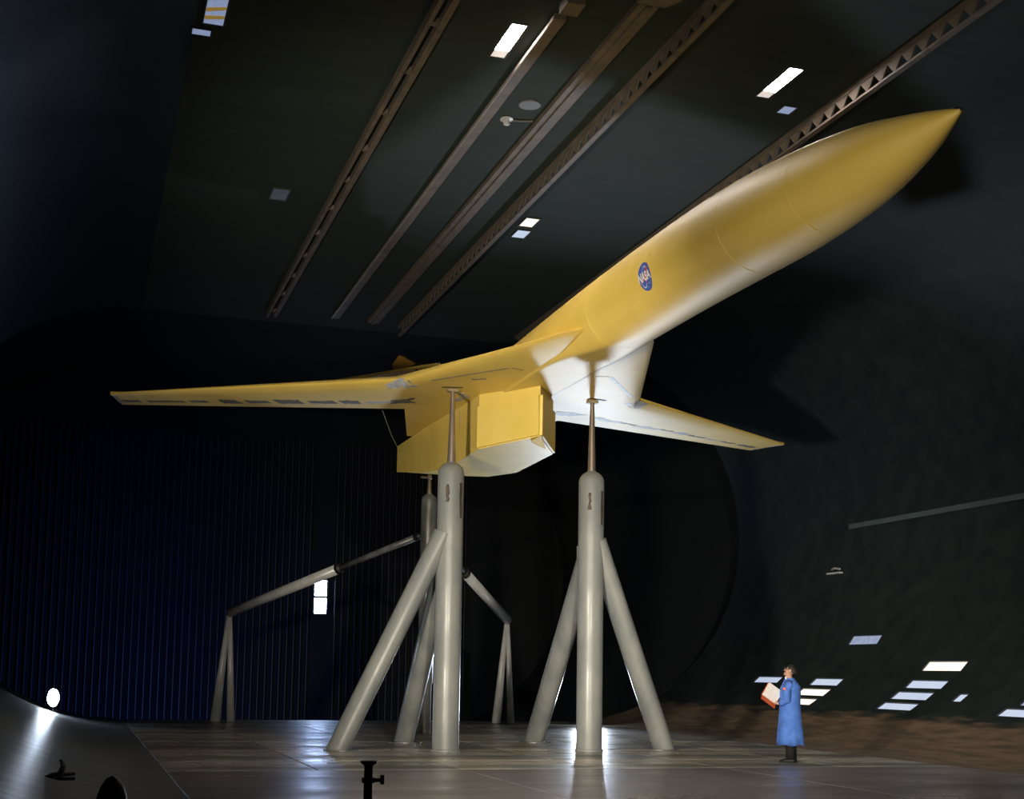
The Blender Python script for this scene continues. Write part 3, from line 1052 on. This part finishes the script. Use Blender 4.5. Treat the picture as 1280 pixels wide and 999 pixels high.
hand_l = inv @ at_depth(971, 879, mdepth + 0.02)
hand_r = inv @ at_depth(973, 874, mdepth + 0.33)

def head_xf(p):
    """head a little larger and tipped back to look up"""
    p = Vector(p)
    wgt = min(1.0, max(0.0, (p.z - 1.50) / 0.06))
    c = Vector((0, 0.0, 1.54))
    q = Matrix.Rotation(math.radians(12), 3, 'X') @ ((p - c) * 1.14) + c
    return p.lerp(q, wgt)


# body: one continuous skinned figure
bm = bmesh.new()
sk_v = {}
spec = {'pelvis': ((0, 0, .93), .13), 'waist': ((0, 0, 1.1), .12), 'chest': ((0, .0, 1.3), .13), 'neck0': ((0, -.01, 1.46), .07), 'neck1': ((0, .0, 1.53), .055),
        'jaw': ((0, .045, 1.585), .06), 'skull': ((0, .01, 1.655), .088), 'crown': ((0, -.015, 1.70), .07)}
for s_, hnd in ((-1, hand_l), (1, hand_r)):
    k = 'l' if s_ < 0 else 'r'
    spec['sh' + k] = ((s_ * .19, -.01, 1.41), .065)
    spec['el' + k] = ((s_ * .23, .03, 1.13), .05)
    spec['wr' + k] = (tuple(hnd + Vector((0, -.06, -.02))), .03)
    spec['pm' + k] = (tuple(hnd), .034)
    spec['hp' + k] = ((s_ * .09, 0, .86), .1)
    spec['kn' + k] = ((s_ * .09, .01, .48), .065)
    spec['an' + k] = ((s_ * .09, -.02, .09), .045)
    spec['to' + k] = ((s_ * .09, .08, .032), .022)
edges = [('pelvis', 'waist'), ('waist', 'chest'), ('chest', 'neck0'), ('neck0', 'neck1'), ('neck1', 'jaw'), ('jaw', 'skull'), ('skull', 'crown')]
for k in 'lr':
    edges += [('chest', 'sh' + k), ('sh' + k, 'el' + k), ('el' + k, 'wr' + k), ('wr' + k, 'pm' + k), ('pelvis', 'hp' + k), ('hp' + k, 'kn' + k), ('kn' + k, 'an' + k), ('an' + k, 'to' + k)]
    base_h = Vector(spec['pm' + k][0])
    sgn = -1 if k == 'l' else 1
    for q, (dx, ln) in enumerate(((-.028, .075), (-.009, .085), (.010, .08), (.028, .065))):
        a = base_h + Vector((dx, .035, .0))
        spec['f%s%da' % (k, q)] = (tuple(a), .0095)
        spec['f%s%db' % (k, q)] = (tuple(a + Vector((0, ln * .5, .01))), .009)
        spec['f%s%dc' % (k, q)] = (tuple(a + Vector((0, ln * .75, .04))), .0075)
        edges += [('pm' + k, 'f%s%da' % (k, q)), ('f%s%da' % (k, q), 'f%s%db' % (k, q)), ('f%s%db' % (k, q), 'f%s%dc' % (k, q))]
    a = base_h + Vector((-sgn * .035, .0, .02))
    spec['t%sa' % k] = (tuple(a), .011)
    spec['t%sb' % k] = (tuple(a + Vector((-sgn * .015, .035, .03))), .009)
    edges += [('pm' + k, 't%sa' % k), ('t%sa' % k, 't%sb' % k)]
names_ = list(spec)
me = bpy.data.meshes.new('body')
me.from_pydata([spec[k][0] for k in names_], [(names_.index(a), names_.index(b)) for a, b in edges], [])
bo = bpy.data.objects.new('body', me)
C.objects.link(bo)
bo.parent = man
sm = bo.modifiers.new('skin', 'SKIN')
for i, k in enumerate(names_):
    me.skin_vertices[0].data[i].radius = (spec[k][1], spec[k][1])
    me.skin_vertices[0].data[i].use_root = (k == 'pelvis')
sb = bo.modifiers.new('sub', 'SUBSURF')
sb.levels = sb.render_levels = 2
bpy.context.view_layer.update()
bme = bpy.data.meshes.new_from_object(bo.evaluated_get(bpy.context.evaluated_depsgraph_get()))
bo.modifiers.clear()
bo.data = bme
# face: nose, ears, brow, lips merged into the same mesh; head leans back
bm = bmesh.new()
bm.from_mesh(bme)
fb = MB()
fb.add([(-.013, .09, 1.625), (.013, .09, 1.625), (0, .128, 1.632), (0, .088, 1.68)], [(0, 1, 2), (0, 2, 3), (1, 3, 2), (0, 3, 1)])
for s_ in (-1, 1):
    fb.sphere((s_ * .086, .0, 1.645), .014, .024, .034, 8, 6)
    fb.sphere((s_ * .032, .086, 1.665), .014, .010, .008, 8, 6)
fb.sphere((0, .096, 1.598), .022, .012, .007, 10, 6)
fb.sphere((0, .088, 1.572), .026, .02, .018, 10, 6)
vs_ = [bm.verts.new(p) for p in fb.v]
for q in fb.f:
    try:
        bm.faces.new([vs_[i] for i in q])
    except ValueError:
        pass
for v_ in bm.verts:
    v_.co = head_xf(v_.co)
bmesh.ops.recalc_face_normals(bm, faces=bm.faces)
bm.to_mesh(bme)
bm.free()
for p in bme.polygons:
    p.use_smooth = True
bme.materials.clear()
bme.materials.append(SKIN)
# hair cap, glasses
hb = MB()
rgs = []
for i in range(8):
    a = math.radians(-8 + 98 * i / 7.2)
    rg = []
    for k in range(20):
        b = 2 * PI * k / 20
        r = 0.104 * math.cos(a)
        x, y = r * math.cos(b) * 0.92, r * math.sin(b) * 1.08
        zz = 1.655 + 0.098 * math.sin(a)
        if math.sin(b) > 0.2:
            zz = max(zz, 1.655 + 0.075 * min(1, (math.sin(b) - 0.2) * 2))
            y = min(y, 0.07)
        else:
            zz -= 0.045 * (1 - i / 7) * max(0, -math.sin(b))
        rg.append((x, y - 0.008, zz))
    rgs.append(rg)
hb.loft(rgs)
hb.v = [head_xf(q) for q in hb.v]
hb.build('hair', HAIR, man, True)
gl = MB()
for s_ in (-1, 1):
    gl.tube([(s_ * .085, .0, 1.665), (s_ * .07, .095, 1.668)], 0.004, 6)
    gl.tube([(s_ * .07, .1, 1.65), (s_ * .07, .1, 1.682), (s_ * .012, .108, 1.682), (s_ * .012, .108, 1.65), (s_ * .07, .1, 1.65)], 0.004, 6)
gl.v = [head_xf(q) for q in gl.v]
gl.build('glasses', BLACKM, man)
# coat
CR = [(.31, .235, .245, -.005), (.45, .228, .235, 0), (.7, .212, .212, 0), (.92, .205, .195, .0), (1.1, .20, .188, .0), (1.25, .21, .192, -.005), (1.37, .215, .178, -.012), (1.43, .19, .135, -.015),
      (1.475, .12, .1, -.015), (1.51, .078, .078, -.01), (1.53, .07, .07, -.005)]
rgs = []
for i, (z, rx, ry, cy_) in enumerate(CR):
    rg = []
    for k in range(36):
        a = 2 * PI * k / 36
        fold = 1 + (0.05 * math.sin(a * 7 + 1) + 0.03 * math.sin(a * 11)) * max(0, 1 - (z - .31) / .75)
        rg.append((rx * fold * math.cos(a), cy_ + ry * fold * math.sin(a), z + (0.012 * math.sin(a * 5) if i == 0 else 0)))
    rgs.append(rg)
inner = [[(x * 0.93, y * 0.93, z + 0.004) for x, y, z in rgs[0]], [(x * 0.9, y * 0.9, z) for x, y, z in rgs[1]]]
coat = MB().loft(inner[::-1] + rgs, False).build('coat', COAT, man, True)
coat['label'] = 'long blue cotton lab coat'
for s_, k in ((-1, 'l'), (1, 'r')):
    sh, el, wr = Vector(spec['sh' + k][0]), Vector(spec['el' + k][0]), Vector(spec['wr' + k][0])
    MB().tube([sh + Vector((-s_ * .07, 0, .02)), sh + Vector((s_ * .01, 0, -.02)), (sh + el) / 2, el + Vector((0, -.02, -.01)), (el + wr) / 2, wr], [.075, .085, .075, .07, .062, .052], 16).build('sleeve', COAT, coat, True)
MB().tube([(-.02, .075, 1.525), (-.055, .11, 1.44), (-.03, .165, 1.3)], [.016, .03, .01], 8, flat=0.4).build('lapel', COAT, coat)
MB().tube([(.02, .075, 1.525), (.055, .11, 1.44), (.03, .165, 1.3)], [.016, .03, .01], 8, flat=0.4).build('lapel', COAT, coat)
MB().tube([(0, .06, 1.5), (0, .068, 1.55)], [.045, .05], 10, flat=0.5).build('shirt_collar', WHITE, man)
MB().prism([(-.29, .02, 1.31), (-.288, .07, 1.31), (-.288, .07, 1.355), (-.29, .02, 1.355)], (.02, 0, 0)).build('shoulder_badge', E_RED, coat)
# trousers and shoes
for s_ in (-1, 1):
    MB().tube([(s_ * .085, 0, .9), (s_ * .088, .01, .5), (s_ * .09, -.015, .2), (s_ * .09, -.015, .055)], [.115, .09, .085, .085], 16).build('trouser_leg', TROUSER, man, True)
    sh_ = MB()
    rgs = []
    for y, hw_, zt_ in ((-.1, .035, .075), (-.07, .046, .1), (0, .047, .1), (.07, .05, .075), (.13, .048, .055), (.175, .03, .04)):
        rgs.append([(s_ * .09 + hw_ * math.cos(a), y, 0.0 if math.sin(a) < 0 else zt_ * math.sin(a)) for a in [2 * PI * k / 14 for k in range(14)]])
    sh_.loft(rgs)
    sh_.build('shoe', SHOE, man, True)

# the open book in his hands
B0 = at_depth(952.5, 868.5, mdepth + 0.02)
UP = -DOWN
e1 = (RIGHT * 0.15 + UP * 0.21 + FWD * 0.12)
e2 = (RIGHT * 0.25 - UP * 0.185 + FWD * 0.05)
nn = e1.cross(e2).normalized()
if nn.dot(FWD) > 0:
    nn = -nn
book = empty('open_book', B0 + (e1 + e2) * 0.5, 0, 'open book with white pages and red cover held by the person', 'book')
bi = Matrix.Translation(-(B0 + (e1 + e2) * 0.5))


def slab(o0, a, b_, th, name, m):
    q = MB().prism([o0, o0 + a, o0 + a + b_, o0 + b_], nn * th).build(name, m, book)
    q.matrix_parent_inverse = bi
    return q


slab(B0 - e1 * 0.02 - e2 * 0.03 - nn * 0.012, e1 * 1.04, e2 * 1.06, 0.01, 'cover', RED)
slab(B0, e1, e2, 0.02, 'page_block', PAPER)
e3 = (-RIGHT * 0.025 - UP * 0.06 - FWD * 0.05)
slab(B0 - e1 * 0.03 - nn * 0.002, e3, e2 * 1.02, 0.012, 'cover_flap', RED)
